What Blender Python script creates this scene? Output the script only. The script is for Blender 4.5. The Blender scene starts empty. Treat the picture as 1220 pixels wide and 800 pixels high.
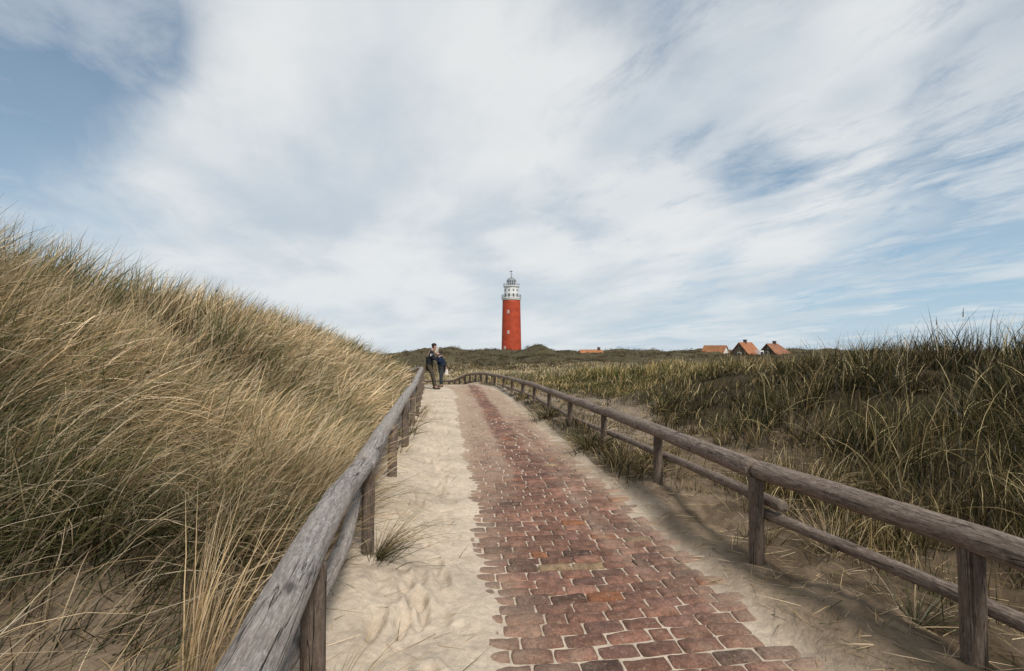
import bpy, bmesh, math, random
import numpy as np
from mathutils import Vector, Matrix

random.seed(11)
RNG = np.random.default_rng(7)
R = math.radians
C = bpy.context.scene.collection
YAW = R(7.03)          # the camera looks 7 degrees to the right of the path's axis
EYE = 1.60
SA, CA = math.sin(YAW), math.cos(YAW)


def at(px, d):
    """photo column and depth -> a place on the ground plan (path runs along +Y)."""
    X = (px - 610) / 600 * d
    return (d * SA + X * CA, d * CA - X * SA)


# ------------------------------------------------------------------ noise
def vnoise(x, y, seed=0):
    x = np.asarray(x, float); y = np.asarray(y, float)
    xi = np.floor(x).astype(np.int64); yi = np.floor(y).astype(np.int64)
    fx = x - xi; fy = y - yi
    fx = fx * fx * fx * (fx * (fx * 6 - 15) + 10); fy = fy * fy * fy * (fy * (fy * 6 - 15) + 10)

    def h(a, b):
        n = (a * 374761393 + b * 668265263 + seed * 974634777) & 0xffffffff
        n = ((n ^ (n >> 13)) * 1274126177) & 0xffffffff
        n = (n ^ (n >> 16)) & 0xffff
        return n / 65535.0
    a = h(xi, yi); b = h(xi + 1, yi); c = h(xi, yi + 1); d = h(xi + 1, yi + 1)
    return (a * (1 - fx) + b * fx) * (1 - fy) + (c * (1 - fx) + d * fx) * fy


def fbm(x, y, seed=0, octs=4, gain=.5):
    s = 0; a = 1; t = 0
    for i in range(octs):
        s = s + a * vnoise(x * 2 ** i + i * 17.3, y * 2 ** i - i * 9.1, seed + i); t += a; a *= gain
    return s / t            # 0..1


def sst(a, b, x):
    t = np.clip((x - a) / (b - a), 0, 1)
    return t * t * (3 - 2 * t)


def curve(pts):
    xs = np.linspace(pts[0][0], pts[-1][0], 6001) if pts[-1][0] < 500 else np.concatenate(
        [np.linspace(pts[0][0], 300, 5000), np.linspace(300.5, pts[-1][0], 1000)])
    ys = np.interp(xs, [p[0] for p in pts], [p[1] for p in pts])
    k = 41
    yp = np.pad(ys, k, mode='edge'); ker = np.hanning(2 * k + 1); ker /= ker.sum()
    ys = np.convolve(yp, ker, 'valid')
    return lambda v: np.interp(v, xs, ys)


# ------------------------------------------------------------------ terrain
BASE = curve([(-10, 0), (11, 0), (17, -.03), (21.5, -.06), (24, -.12), (25, -.25), (26, -.5), (27.5, -.82), (31, -1.15), (40, -1.45), (55, -1.75),
              (80, -2.5), (105, -2.4), (135, -1.7), (165, -.5), (190, -.3), (230, -3), (320, -7), (1000, -17), (6500, -95)])
LRIDGE = curve([(-10, 2.12), (4, 2.12), (7, 2.05), (10, 2.02), (13, 1.95), (22, 1.45), (32, .75), (45, -.25), (62, -1.8), (80, -2.4), (400, -2.4)])
RRIDGE = curve([(-10, 1.7), (5, 1.50), (8, 1.28), (12, 1.02), (17, .55), (26, .2), (38, -.75), (60, -1.7), (80, -2.4), (400, -2.4)])
foot = np.random.default_rng(3)
FEET = []
for i in range(130):
    v = 1.7 + 16 * (i / 130) ** 1.4 + foot.normal(0, .08)
    FEET.append((foot.uniform(-.46, -.02), v, foot.normal(0, .25), foot.uniform(.012, .032)))
FEET += [(at(503, 3.05)[0], at(503, 3.05)[1], .1, .035), (at(481, 2.85)[0], at(481, 2.85)[1], -.1, .04)]


def path_shift(v):
    v = np.minimum(np.asarray(v, float), 36)
    return -np.where(v > 17, (np.minimum(v, 30) - 17) ** 2 * .02, 0) - np.where(v > 30, (v - 30) * .5, 0)


def brick_left(v):
    return .12 + .12 * sst(4.5, 2.2, v) + (vnoise(v * 1.3, 0 * v + 3.3, 5) - .5) * .22 + (vnoise(v * 5, 0 * v + 1.3, 6) - .5) * .12


def brick_right(v):
    return 1.92 + (vnoise(v * .9, 0 * v + 8.3, 7) - .5) * .16 + (vnoise(v * 4, 0 * v + 5.1, 8) - .5) * .08


def grass_edge_right(v):
    return 5.0 + (fbm(v * .6, v * 0 + 2.2, 31, 3) - .5) * 1.6 - sst(14, 26, v) * 2.0


def height(u, v, fine=True):
    u = np.asarray(u, float); v = np.asarray(v, float)
    b = BASE(v)
    s = u - path_shift(v)
    z = b.copy()
    # left dune
    n1 = fbm(u * .35, v * .35, 41, 3) - .5
    n2 = fbm(u * .9, v * .9, 42, 3) - .5
    t = sst(-.72, -5.4, s) * .8 + .2 * np.clip((-.72 - s) / 4.7, 0, 1)
    L = LRIDGE(v) + n1 * .5
    wl = sst(85, 55, v)
    L = L - np.clip(-s - 7, 0, 60) * .03
    z = np.where(s < -.72, b + (L - b) * t * wl + n2 * .35 * sst(-.9, -2.5, s), z)
    # right bank
    t = sst(3.6, 9.6, s)
    Rr = RRIDGE(v) + n1 * .35
    Rr = Rr - np.clip(s - 11, 0, 60) * .02
    z = np.where(s > 2, z + (Rr - b) * t * wl + n2 * (.25 + .35 * sst(4, 6, s)) * sst(2.4, 5, s), z)
    # sand drifted against both fences
    z = z + .14 * np.exp(-((s + .62) / .32) ** 2) * sst(2.2, 3.2, v) * sst(13, 7, v) * (.5 + vnoise(v * .8, 0 * v, 51))
    z = z + .10 * sst(1.75, 2.35, s) * sst(3.4, 2.6, s) * (.2 + 1.2 * vnoise(v * .55, 0 * v, 52))
    # far dunes
    fa = sst(60, 120, v) * sst(900, 250, v)
    z = z + fa * ((fbm(u * .03, v * .03, 61, 4) - .5) * 4.6 + (fbm(u * .13, v * .13, 62, 3) - .5) * 2.6)
    z = z + fa * 4.2 * np.exp(-((u - 27) / 6.0) ** 2 - ((v - 158) / 14) ** 2) + fa * 1.8 * np.exp(-((u - 70) / 9) ** 2 - ((v - 172) / 14) ** 2)     # hump right of the lighthouse
    z = z - sst(200, 5000, np.abs(u)) * 60
    if fine:
        near = sst(30, 12, v)
        bl = brick_left(v); br = brick_right(v)
        on_sand = np.maximum(sst(bl + .10, bl - .12, s), sst(br - .05, br + .12, s))
        rough = (fbm(u * 2.2, v * 2.2, 71, 4) - .5) * .07 + (fbm(u * 9, v * 9, 72, 3) - .5) * .02
        rough = rough * (1 + .9 * sst(1.9, 2.6, s)) - .45 * sst(1.9, 2.5, s) * np.clip(fbm(u * 3.5, v * 3.5, 77, 3) - .55, 0, 1) ** 1.3
        rip = (fbm(u * 7 + 3, v * 9, 73, 4) - .5) * .022
        sandz = .03 + rough * .8 + rip * sst(2, .5, s)
        joint = (vnoise(u * 1.5, v * 1.5, 15) - .5) * .02 - .0135 + (fbm(u * 1.3, v * 1.1, 74, 3) - .53) * .009 + (fbm(u * 6, v * 6, 75, 2) - .5) * .006
        joint = joint + .001 * sst(3, 10, v) + .016 * sst(bl + .22, bl, s) + .003 * sst(br - .15, br, s)
        z = z + np.where((s > -1.0) & (s < 3.4), joint * (1 - on_sand) + sandz * on_sand, rough) * near
        m = (s > -1) & (s < 1) & (v > 1) & (v < 18)
        if m.any():
            uu = u[m]; vv = v[m]; dz = np.zeros(uu.shape)
            for fu, fv, fa_, fd in FEET:
                c, sn = math.cos(fa_), math.sin(fa_)
                a = (uu - fu) * c + (vv - fv) * sn; bb = -(uu - fu) * sn + (vv - fv) * c
                q = (a / (.045 + .012 * np.tanh(bb * 14))) ** 2 + (bb / .12) ** 2
                dz += -fd * np.exp(-q ** 2.6) + fd * .45 * np.exp(-(np.sqrt(q) - 1.5) ** 2 * 6)
            zz = z[m] + dz * on_sand[m]; z[m] = zz
    return z


def hz(u, v):
    return float(height(np.array([float(u)]), np.array([float(v)]))[0])


# ------------------------------------------------------------------ mesh helpers
def np_mesh(name, V, F, mat, parent=None, col=None, smooth=True, uv=None):
    """V (n,3), F (m,k) all faces with k corners."""
    me = bpy.data.meshes.new(name)
    V = np.asarray(V, np.float32); F = np.asarray(F, np.int32)
    n, (m, k) = len(V), F.shape
    me.vertices.add(n); me.vertices.foreach_set('co', V.ravel())
    me.loops.add(m * k); me.loops.foreach_set('vertex_index', F.ravel())
    me.polygons.add(m)
    me.polygons.foreach_set('loop_start', np.arange(0, m * k, k, dtype=np.int32))
    me.polygons.foreach_set('loop_total', np.full(m, k, np.int32))
    me.update(calc_edges=True)
    if smooth:
        me.polygons.foreach_set('use_smooth', np.ones(m, bool))
    if col is not None:
        a = me.attributes.new('Col', 'FLOAT_COLOR', 'POINT')
        c = np.ones((n, 4), np.float32); c[:, :col.shape[1]] = col
        a.data.foreach_set('color', c.ravel())
    if uv is not None:
        l = me.uv_layers.new(name='UVMap')
        l.data.foreach_set('uv', np.asarray(uv, np.float32)[F.ravel()].ravel())
    me.materials.append(mat)
    o = bpy.data.objects.new(name, me); C.objects.link(o)
    if parent: o.parent = parent
    return o


def bm_obj(name, bm, mat, parent=None, smooth=False, bevel=0):
    me = bpy.data.meshes.new(name)
    bmesh.ops.recalc_face_normals(bm, faces=bm.faces)
    bm.to_mesh(me); bm.free()
    if smooth:
        for p in me.polygons: p.use_smooth = True
    for m in (mat if isinstance(mat, (list, tuple)) else [mat]): me.materials.append(m)
    o = bpy.data.objects.new(name, me); C.objects.link(o)
    if parent: o.parent = parent
    if bevel:
        b = o.modifiers.new('Bevel', 'BEVEL'); b.width = bevel; b.segments = 2
    return o


def add_box(bm, c, s, rz=0.0):
    m = Matrix.Translation(c) @ Matrix.Rotation(rz, 4, 'Z') @ Matrix.Diagonal((s[0], s[1], s[2], 1))
    bmesh.ops.create_cube(bm, size=1, matrix=m)


def add_tube(bm, p, q, r, n=8, r2=None):
    p = Vector(p); q = Vector(q); d = q - p
    m = Matrix.Translation((p + q) / 2) @ d.to_track_quat('Z', 'Y').to_matrix().to_4x4()
    bmesh.ops.create_cone(bm, cap_ends=True, segments=n, radius1=r, radius2=r if r2 is None else r2, depth=d.length, matrix=m)


def add_lathe(bm, prof, n=48, cap=True):
    rings = []
    for r, z in prof:
        rings.append([bm.verts.new((r * math.cos(2 * math.pi * i / n), r * math.sin(2 * math.pi * i / n), z)) for i in range(n)])
    for a, b in zip(rings, rings[1:]):
        for i in range(n):
            bm.faces.new((a[i], a[(i + 1) % n], b[(i + 1) % n], b[i]))
    if cap:
        bm.faces.new(rings[0][::-1]); bm.faces.new(rings[-1])


def thing(name, label, cat, loc=(0, 0, 0), rz=0, group=None):
    o = bpy.data.objects.new(name, None); C.objects.link(o)
    o.location = loc; o.rotation_euler = (0, 0, rz); o.empty_display_size = .2
    return tag(o, label, cat, group)


def tag(o, label, cat, group=None, kind=None):
    o['label'] = label; o['category'] = cat
    if group: o['group'] = group
    if kind: o['kind'] = kind
    return o


# ------------------------------------------------------------------ materials
class NT:
    def __init__(self, tree): self.t = tree; self.n = tree.nodes; self.l = tree.links
    def node(self, typ, **kw):
        n = self.n.new(typ)
        ins = kw.pop('ins', {})
        for k, v in kw.items(): setattr(n, k, v)
        for k, v in ins.items(): self.put(n.inputs[k], v)
        return n
    def put(self, sock, v):
        if isinstance(v, bpy.types.NodeSocket): self.l.new(v, sock)
        else: sock.default_value = v
    def math(self, op, a, b=0.0, c=None, clamp=False):
        n = self.node('ShaderNodeMath', operation=op, use_clamp=clamp)
        self.put(n.inputs[0], a); self.put(n.inputs[1], b)
        if c is not None: self.put(n.inputs[2], c)
        return n.outputs[0]
    def vmath(self, op, a, b=(0, 0, 0), out=0):
        n = self.node('ShaderNodeVectorMath', operation=op); self.put(n.inputs[0], a); self.put(n.inputs[1], b)
        return n.outputs[out]
    def noise(self, vec, scale, detail=3, rough=.5, dist=0):
        n = self.node('ShaderNodeTexNoise', ins={'Scale': scale, 'Detail': detail, 'Roughness': rough, 'Distortion': dist})
        if vec is not None: self.put(n.inputs['Vector'], vec)
        return n.outputs[0]
    def ramp(self, f, a, b, lo=0.0, hi=1.0, smooth=True):
        n = self.node('ShaderNodeMapRange', interpolation_type='SMOOTHSTEP' if smooth else 'LINEAR')
        self.put(n.inputs[0], f); self.put(n.inputs[1], a); self.put(n.inputs[2], b); self.put(n.inputs[3], lo); self.put(n.inputs[4], hi)
        return n.outputs[0]
    def mix(self, f, a, b, typ='MIX'):
        n = self.node('ShaderNodeMix', data_type='RGBA', blend_type=typ, clamp_factor=True)
        self.put(n.inputs[0], f)
        for s, v in ((n.inputs[6], a), (n.inputs[7], b)):
            self.put(s, v if isinstance(v, bpy.types.NodeSocket) else (*v[:3], 1))
        return n.outputs[2]
    def mapping(self, vec, scale, rot=(0, 0, 0), loc=(0, 0, 0)):
        n = self.node('ShaderNodeMapping'); self.put(n.inputs[0], vec); n.inputs[3].default_value = scale
        n.inputs[2].default_value = rot; n.inputs[1].default_value = loc
        return n.outputs[0]
    def bump(self, h, strength=.5, dist=.01):
        n = self.node('ShaderNodeBump', ins={'Strength': strength, 'Distance': dist}); self.put(n.inputs['Height'], h)
        return n.outputs[0]


def material(name):
    m = bpy.data.materials.new(name); m.use_nodes = True
    t = NT(m.node_tree); p = m.node_tree.nodes['Principled BSDF']
    p.inputs['Specular IOR Level'].default_value = .25
    return m, t, p


def plain(name, col, rough=.7, metal=0, var=.15, scale=8, spec=.3):
    m, t, p = material(name)
    co = t.node('ShaderNodeTexCoord').outputs['Object']
    n = t.noise(co, scale, 4)
    f = t.ramp(n, .25, .75, 1 - var, 1 + var)
    n2 = t.node('ShaderNodeVectorMath', operation='SCALE'); n2.inputs[0].default_value = col[:3]; t.put(n2.inputs['Scale'], f)
    t.put(p.inputs['Base Color'], n2.outputs[0]); p.inputs['Roughness'].default_value = rough
    p.inputs['Metallic'].default_value = metal; p.inputs['Specular IOR Level'].default_value = spec
    return m


def sand_material():
    m, t, p = material('sand')
    pos = t.node('ShaderNodeNewGeometry').outputs['Position']
    col = t.node('ShaderNodeAttribute', attribute_name='Col').outputs['Color']
    n1 = t.noise(pos, 1.6, 5, .6); n2 = t.noise(pos, 22, 4, .6); n3 = t.noise(pos, 320, 2, .6)
    f = t.math('MULTIPLY', t.ramp(n1, .3, .7, .84, 1.12), t.ramp(n2, .25, .75, .86, 1.1))
    f = t.math('MULTIPLY', f, t.ramp(n3, .3, .7, .78, 1.16))
    sc = t.node('ShaderNodeVectorMath', operation='SCALE'); t.put(sc.inputs[0], col); t.put(sc.inputs['Scale'], f)
    t.put(p.inputs['Base Color'], sc.outputs[0]); p.inputs['Roughness'].default_value = .95
    p.inputs['Specular IOR Level'].default_value = .1
    h = t.math('ADD', t.math('MULTIPLY', t.noise(pos, 14, 5, .62), 1.0), t.math('MULTIPLY', n3, .12))
    t.put(p.inputs['Normal'], t.bump(h, .7, .035))
    return m


def brick_material():
    m, t, p = material('brick')
    pos = t.node('ShaderNodeNewGeometry').outputs['Position']
    col = t.node('ShaderNodeAttribute', attribute_name='Col').outputs['Color']
    n1 = t.noise(pos, 14, 5, .65); n2 = t.noise(pos, 90, 4, .7)
    f = t.math('MULTIPLY', t.ramp(n1, .32, .68, .66, 1.45), t.ramp(n2, .3, .7, .7, 1.35))
    sc = t.node('ShaderNodeVectorMath', operation='SCALE'); t.put(sc.inputs[0], col); t.put(sc.inputs['Scale'], f)
    # wind-blown sand lying on the bricks, thin in the wheel track
    st = t.mapping(pos, (1.1, .22, 1))
    d1 = t.noise(st, 1.6, 5, .6); d2 = t.noise(pos, 5, 4, .6); d3 = t.noise(pos, 45, 4, .75)
    sep = t.node('ShaderNodeSeparateXYZ', ins={0: pos})
    wav = t.math('MULTIPLY', t.math('SUBTRACT', t.noise(t.mapping(pos, (0, .16, 0)), 1.0, 2), .5), .55)
    tr = t.math('ABSOLUTE', t.math('SUBTRACT', t.math('ADD', sep.outputs[0], wav), 1.02))
    track = t.ramp(tr, .05, .30, .26, 0)
    far = t.ramp(sep.outputs[1], 2.6, 12, -.02, .16)
    lft = t.math('ADD', t.ramp(sep.outputs[0], .15, .7, .12, 0), t.ramp(sep.outputs[0], 1.45, 1.85, 0, .13))
    dm = t.math('ADD', t.math('MULTIPLY', d1, .5), t.math('ADD', t.math('MULTIPLY', d2, .3), t.math('MULTIPLY', d3, .36)))
    dm = t.math('SUBTRACT', t.math('ADD', t.math('ADD', dm, far), lft), track)
    dust = t.math('MAXIMUM', t.ramp(dm, .50, .84, .05, .84), t.math('MULTIPLY', t.ramp(t.noise(pos, 26, 6, .72), .53, .66), .5))
    c = t.mix(dust, sc.outputs[0], (.41, .31, .225))
    t.put(p.inputs['Base Color'], c); p.inputs['Roughness'].default_value = .85
    p.inputs['Specular IOR Level'].default_value = .3
    t.put(p.inputs['Normal'], t.bump(t.math('ADD', n2, t.math('MULTIPLY', n1, 1.2)), .9, .010))
    return m


def wood_material(name, base, dark, warm, crack=1.0):
    m, t, p = material(name)
    uv = t.node('ShaderNodeTexCoord').outputs['UV']
    g1 = t.noise(t.mapping(uv, (58, 8.0, 1)), 1.0, 8, .74, 1.2)
    g2 = t.noise(t.mapping(uv, (230, 14, 1)), 1.0, 4, .75)
    big = t.noise(t.mapping(uv, (6, 1.6, 1)), 1.0, 5, .65)
    cr = t.noise(t.mapping(uv, (22, .8, 1)), 1.0, 4, .55, .5)
    cl = t.math('ABSOLUTE', t.math('SUBTRACT', cr, .5))
    crk = t.ramp(cl, .0, .011, 1.0, 0.0)
    crk = t.math('MULTIPLY', crk, t.ramp(t.noise(t.mapping(uv, (5, .9, 1), loc=(3, 7, 0)), 1.0, 3), .42, .6))
    kn = t.node('ShaderNodeTexVoronoi', ins={'Vector': t.mapping(uv, (4.5, 2.6, 1)), 'Scale': 1.0, 'Randomness': 1.0})
    knot = t.ramp(kn.outputs['Distance'], .03, .15, 1, 0)
    c = t.mix(t.ramp(g1, .36, .64), dark, base)
    c = t.mix(t.ramp(big, .38, .66, 0, .75), c, warm)
    c = t.mix(t.ramp(g2, .48, .68, 0, .6), c, tuple(min(1, x * 1.7) for x in base))
    sp = t.noise(t.mapping(uv, (38, 26, 1)), 1.0, 6, .7)
    c = t.mix(t.ramp(sp, .54, .66, 0, .45), c, dark)
    c = t.mix(t.ramp(sp, .44, .34, 0, .4), c, tuple(min(1, x * 1.5) for x in base))
    c = t.mix(t.math('MULTIPLY', knot, .75), c, tuple(x * .25 for x in dark))
    c = t.mix(t.math('MULTIPLY', crk, .92 * crack), c, (.012, .010, .009))
    t.put(p.inputs['Base Color'], c); p.inputs['Roughness'].default_value = .82
    p.inputs['Specular IOR Level'].default_value = .25
    h = t.math('SUBTRACT', t.math('ADD', g1, t.math('MULTIPLY', g2, .5)), t.math('MULTIPLY', crk, 2.2))
    t.put(p.inputs['Normal'], t.bump(h, .9, .009))
    return m


def grass_material(name, trans=.35, gain=1.0):
    m = bpy.data.materials.new(name); m.use_nodes = True
    t = NT(m.node_tree); t.n.clear()
    col = t.node('ShaderNodeAttribute', attribute_name='Col').outputs['Color']
    d = t.node('ShaderNodeBsdfDiffuse'); tr = t.node('ShaderNodeBsdfTranslucent'); gl = t.node('ShaderNodeBsdfGlossy')
    gl.inputs['Roughness'].default_value = .45; gl.inputs['Color'].default_value = (.7, .7, .7, 1)
    t.put(d.inputs[0], col); t.put(tr.inputs[0], col)
    m1 = t.node('ShaderNodeMixShader', ins={0: trans}); t.l.new(d.outputs[0], m1.inputs[1]); t.l.new(tr.outputs[0], m1.inputs[2])
    m2 = t.node('ShaderNodeMixShader', ins={0: .02}); t.l.new(m1.outputs[0], m2.inputs[1]); t.l.new(gl.outputs[0], m2.inputs[2])
    o = t.node('ShaderNodeOutputMaterial'); t.l.new(m2.outputs[0], o.inputs[0])
    return m


M_SAND = sand_material(); M_BRICK = brick_material()
M_LOG_L = wood_material('grey_weathered_log', (.40, .365, .335), (.15, .131, .118), (.285, .238, .20))
M_LOG_R = wood_material('brown_weathered_log', (.30, .24, .195), (.08, .058, .045), (.16, .117, .088))
M_POST = wood_material('weathered_post', (.19, .148, .118), (.06, .045, .034), (.135, .098, .073))
M_GRASS = grass_material('marram_grass'); M_SCRUB = grass_material('dune_scrub', .15)

# ------------------------------------------------------------------ camera, light, sky
cam = bpy.data.cameras.new('camera'); cam.lens = 36 * 600 / 1220; cam.sensor_width = 36
cam.clip_start = .05; cam.clip_end = 9000
co = bpy.data.objects.new('camera', cam); C.objects.link(co)
co.location = (0, 0, EYE); co.rotation_euler = (R(90) + math.atan(14 / 600), 0, -YAW)
bpy.context.scene.camera = co

SUN_AZ, SUN_EL = R(162), R(47)
sv = Vector((math.sin(SUN_AZ) * math.cos(SUN_EL), math.cos(SUN_AZ) * math.cos(SUN_EL), math.sin(SUN_EL)))
sl = bpy.data.lights.new('sun', 'SUN'); sl.energy = 3.3; sl.angle = R(10); sl.color = (1, .945, .87)
so = bpy.data.objects.new('sun', sl); C.objects.link(so); so.rotation_euler = sv.to_track_quat('Z', 'Y').to_euler()
so.location = (30, -20, 40)


def pix_dir(px, py):
    a = Vector(((px - 610) / 600, 1, (414 - py) / 600)).normalized()
    return Vector((a.x * CA + a.y * SA, a.y * CA - a.x * SA, a.z))


def build_world():
    w = bpy.data.worlds.new('World'); bpy.context.scene.world = w; w.use_nodes = True
    t = NT(w.node_tree); t.n.clear()
    sky = t.node('ShaderNodeTexSky', sky_type='NISHITA', sun_disc=False, sun_elevation=SUN_EL, sun_rotation=SUN_AZ,
                 air_density=1.0, dust_density=1.3, ozone_density=1.6)
    d = t.node('ShaderNodeTexCoord').outputs['Generated']
    s = t.node('ShaderNodeSeparateXYZ', ins={0: d})
    z = t.math('MAXIMUM', s.outputs[2], 0.0)
    inv = t.math('DIVIDE', 1.0, t.math('ADD', z, .13))
    flat = t.node('ShaderNodeCombineXYZ', ins={0: t.math('MULTIPLY', s.outputs[0], inv), 1: t.math('MULTIPLY', s.outputs[1], inv), 2: 0.0}).outputs[0]
    az = R(-14)     # streaks run towards this bearing
    warp = t.node('ShaderNodeTexNoise', ins={'Vector': flat, 'Scale': .9, 'Detail': 3.0})
    wv = t.vmath('SCALE', t.vmath('SUBTRACT', warp.outputs['Color'], (.5, .5, .5)), (0, 0, 0))
    wv.node.inputs['Scale'].default_value = .4
    flat = t.vmath('ADD', flat, wv)
    st = t.mapping(flat, (1, 1, 1), rot=(0, 0, az))
    s1 = t.noise(t.mapping(st, (1.25, .50, 1)), 1.0, 9, .58, .35)
    s2 = t.noise(t.mapping(st, (3.6, 1.5, 1), loc=(4, 2, 0)), 1.0, 9, .62, .7)
    s3 = t.noise(t.mapping(flat, (.85, .85, 1), loc=(1.7, 5, 0)), 1.0, 9, .6, .3)
    f = t.math('ADD', t.math('MULTIPLY', s1, .5), t.math('ADD', t.math('MULTIPLY', s2, .22), t.math('MULTIPLY', s3, .4)))

    def blob(px, py, r, amt):
        nonlocal f
        c = pix_dir(px, py)
        dp = t.vmath('DOT_PRODUCT', d, tuple(c), out=1)
        f = t.math('ADD', f, t.ramp(dp, math.cos(R(r)), 1.0, 0, amt))
    # big bank of thin cloud left of the lighthouse, clearer sky to the corners
    blob(430, 140, 36, .20); blob(640, 250, 20, .20); blob(520, 330, 18, .12); blob(1010, 265, 13, .08); blob(1120, 90, 13, .08); blob(880, 130, 14, .04)
    blob(-80, -60, 18, -.34); blob(20, 30, 26, -.09); blob(140, 45, 6, -.10); blob(30, 240, 13, -.05); blob(1200, 350, 16, -.30); blob(910, 212, 5, -.14); blob(1185, 145, 8, -.16)
    blob(720, 60, 11, -.10); blob(1220, 0, 9, -.10); blob(1000, 365, 9, -.08)
    cov = t.ramp(f, .31, .68, 0.12, 1.0)
    # combed wisps over the right half
    s4 = t.noise(t.mapping(st, (2.0, .8, 1), loc=(7, 1, 0)), 1.0, 12, .66, .25)
    rt = pix_dir(1050, 200)
    right = t.ramp(t.vmath('DOT_PRODUCT', d, tuple(rt), out=1), math.cos(R(42)), math.cos(R(12)), 0, .75)
    cov = t.math('MAXIMUM', cov, t.math('MULTIPLY', t.ramp(s4, .40, .62), right))
    thin = t.ramp(t.noise(t.mapping(st, (2.6, 1.15, 1), loc=(2, 8, 0)), 1.0, 12, .66, .3), .50, .70, 0, .5)
    cov = t.math('SUBTRACT', cov, t.math('MULTIPLY', thin, t.math('MULTIPLY', right, 1.3)), clamp=True)
    lf_ = pix_dir(110, 150)
    leftw = t.ramp(t.vmath('DOT_PRODUCT', d, tuple(lf_), out=1), math.cos(R(36)), math.cos(R(8)), 0, .52)
    s5 = t.noise(t.mapping(st, (1.7, 1.1, 1), loc=(3, 4, 0)), 1.0, 11, .60, .3)
    cov = t.math('MAXIMUM', cov, t.math('MULTIPLY', t.ramp(s5, .36, .64), leftw))
    cov = t.math('MAXIMUM', cov, t.ramp(z, .09, -.02, 0.0, .5))
    # small puffs of cumulus low over the dunes
    pf = t.noise(t.mapping(d, (9, 9, 22)), 1.0, 6, .6)
    def puff(px, py, rx):
        c = pix_dir(px, py)
        q = t.vmath('MULTIPLY', t.vmath('SUBTRACT', d, tuple(c)), (1, 1, 2.0))
        ln = t.vmath('LENGTH', q, out=1)
        return t.ramp(t.math('ADD', ln, t.math('MULTIPLY', t.math('SUBTRACT', pf, .5), rx * 1.3)), rx, rx * .35, 0, 1)
    pu = t.math('MAXIMUM', t.math('MAXIMUM', puff(485, 368, .055), puff(872, 365, .06)), t.math('MAXIMUM', puff(640, 292, .15), puff(770, 240, .20)))
    shade = t.noise(t.mapping(st, (1.1, .6, 1), loc=(9, 3, 0)), 1.0, 5, .55)
    base_c = t.mix(t.ramp(shade, .32, .66), (5.5, 6.2, 6.9), (8.3, 8.45, 8.45))
    base_c = t.mix(t.math('MULTIPLY', pu, .6), base_c, (8.9, 8.9, 8.8))
    low = t.ramp(z, .22, .0, 0, 1)
    base_c = t.mix(t.math('MULTIPLY', low, .5), base_c, (7.0, 7.6, 7.9))
    blue = t.mix(.80, sky.outputs[0], t.mix(t.ramp(z, .0, .5), (4.3, 6.2, 7.8), (1.2, 2.3, 3.75)))
    cov = t.math('MAXIMUM', cov, t.math('MULTIPLY', pu, .75))
    c = t.mix(t.math('MULTIPLY', cov, .93), blue, base_c)
    bg = t.node('ShaderNodeBackground', ins={'Strength': .1}); t.put(bg.inputs[0], c)
    o = t.node('ShaderNodeOutputWorld'); t.l.new(bg.outputs[0], o.inputs[0])


build_world()


# ------------------------------------------------------------------ ground: one sheet to the horizon
def grid_axis(fine, grow, far, start):
    a = [start]; st = fine
    while a[-1] < far:
        st *= grow; a.append(a[-1] + st)
    return a


def grass_density(u, v):
    s = u - path_shift(v)
    nz = fbm(u * .8, v * .8, 81, 3)
    left = sst(-.8, -1.45, s + .25 * sst(4.5, 7, v) + .6 * sst(11, 15, v) * sst(26, 21, v))
    nb_ = fbm(u * 1.6 + 5, v * 1.6, 83, 2) - .5
    bare = sst(3.8, 3.0, v + nb_ * 1.6) * sst(-2.6, -1.8, s + nb_ * 1.4) * .93
    hole = sst(.60, .68, fbm(u * .7 + 9, v * .7, 84, 2)) * .9
    left = left * (1 - bare) * (1 - hole * sst(-2.6, -3.4, s) * sst(14, 6, v))
    strip = .16 * sst(.48, .62, nz) * (s > -.85) * (s < -.5) * sst(4.5, 8, v) * sst(15, 11, v)
    ge = grass_edge_right(v)
    right = sst(ge - .5, ge + .25, s) * (1 - .8 * sst(.58, .66, fbm(u * .5, v * .5, 86, 2)) * sst(ge + 3, ge, s))
    mid = (.05 + .5 * sst(.50, .60, nz) + .22 * sst(8, 20, v)) * (s > 2.4) * (s <= ge)
    fence = (.75 * sst(.40, .52, fbm(u * .4, v * 1.2, 85, 2))) * (s > 1.95) * (s <= 2.5) * sst(4.2, 7, v)
    d = np.maximum.reduce([left, strip, right, mid, fence])
    d = np.where(v > 34, np.maximum(d, .85 * sst(.2, .45, nz) * ((s < -.5) | (s > 2.2))), d)
    d = np.where(v > 37, np.maximum(d, .85), d)
    return d * sst(120, 85, v)


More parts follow.
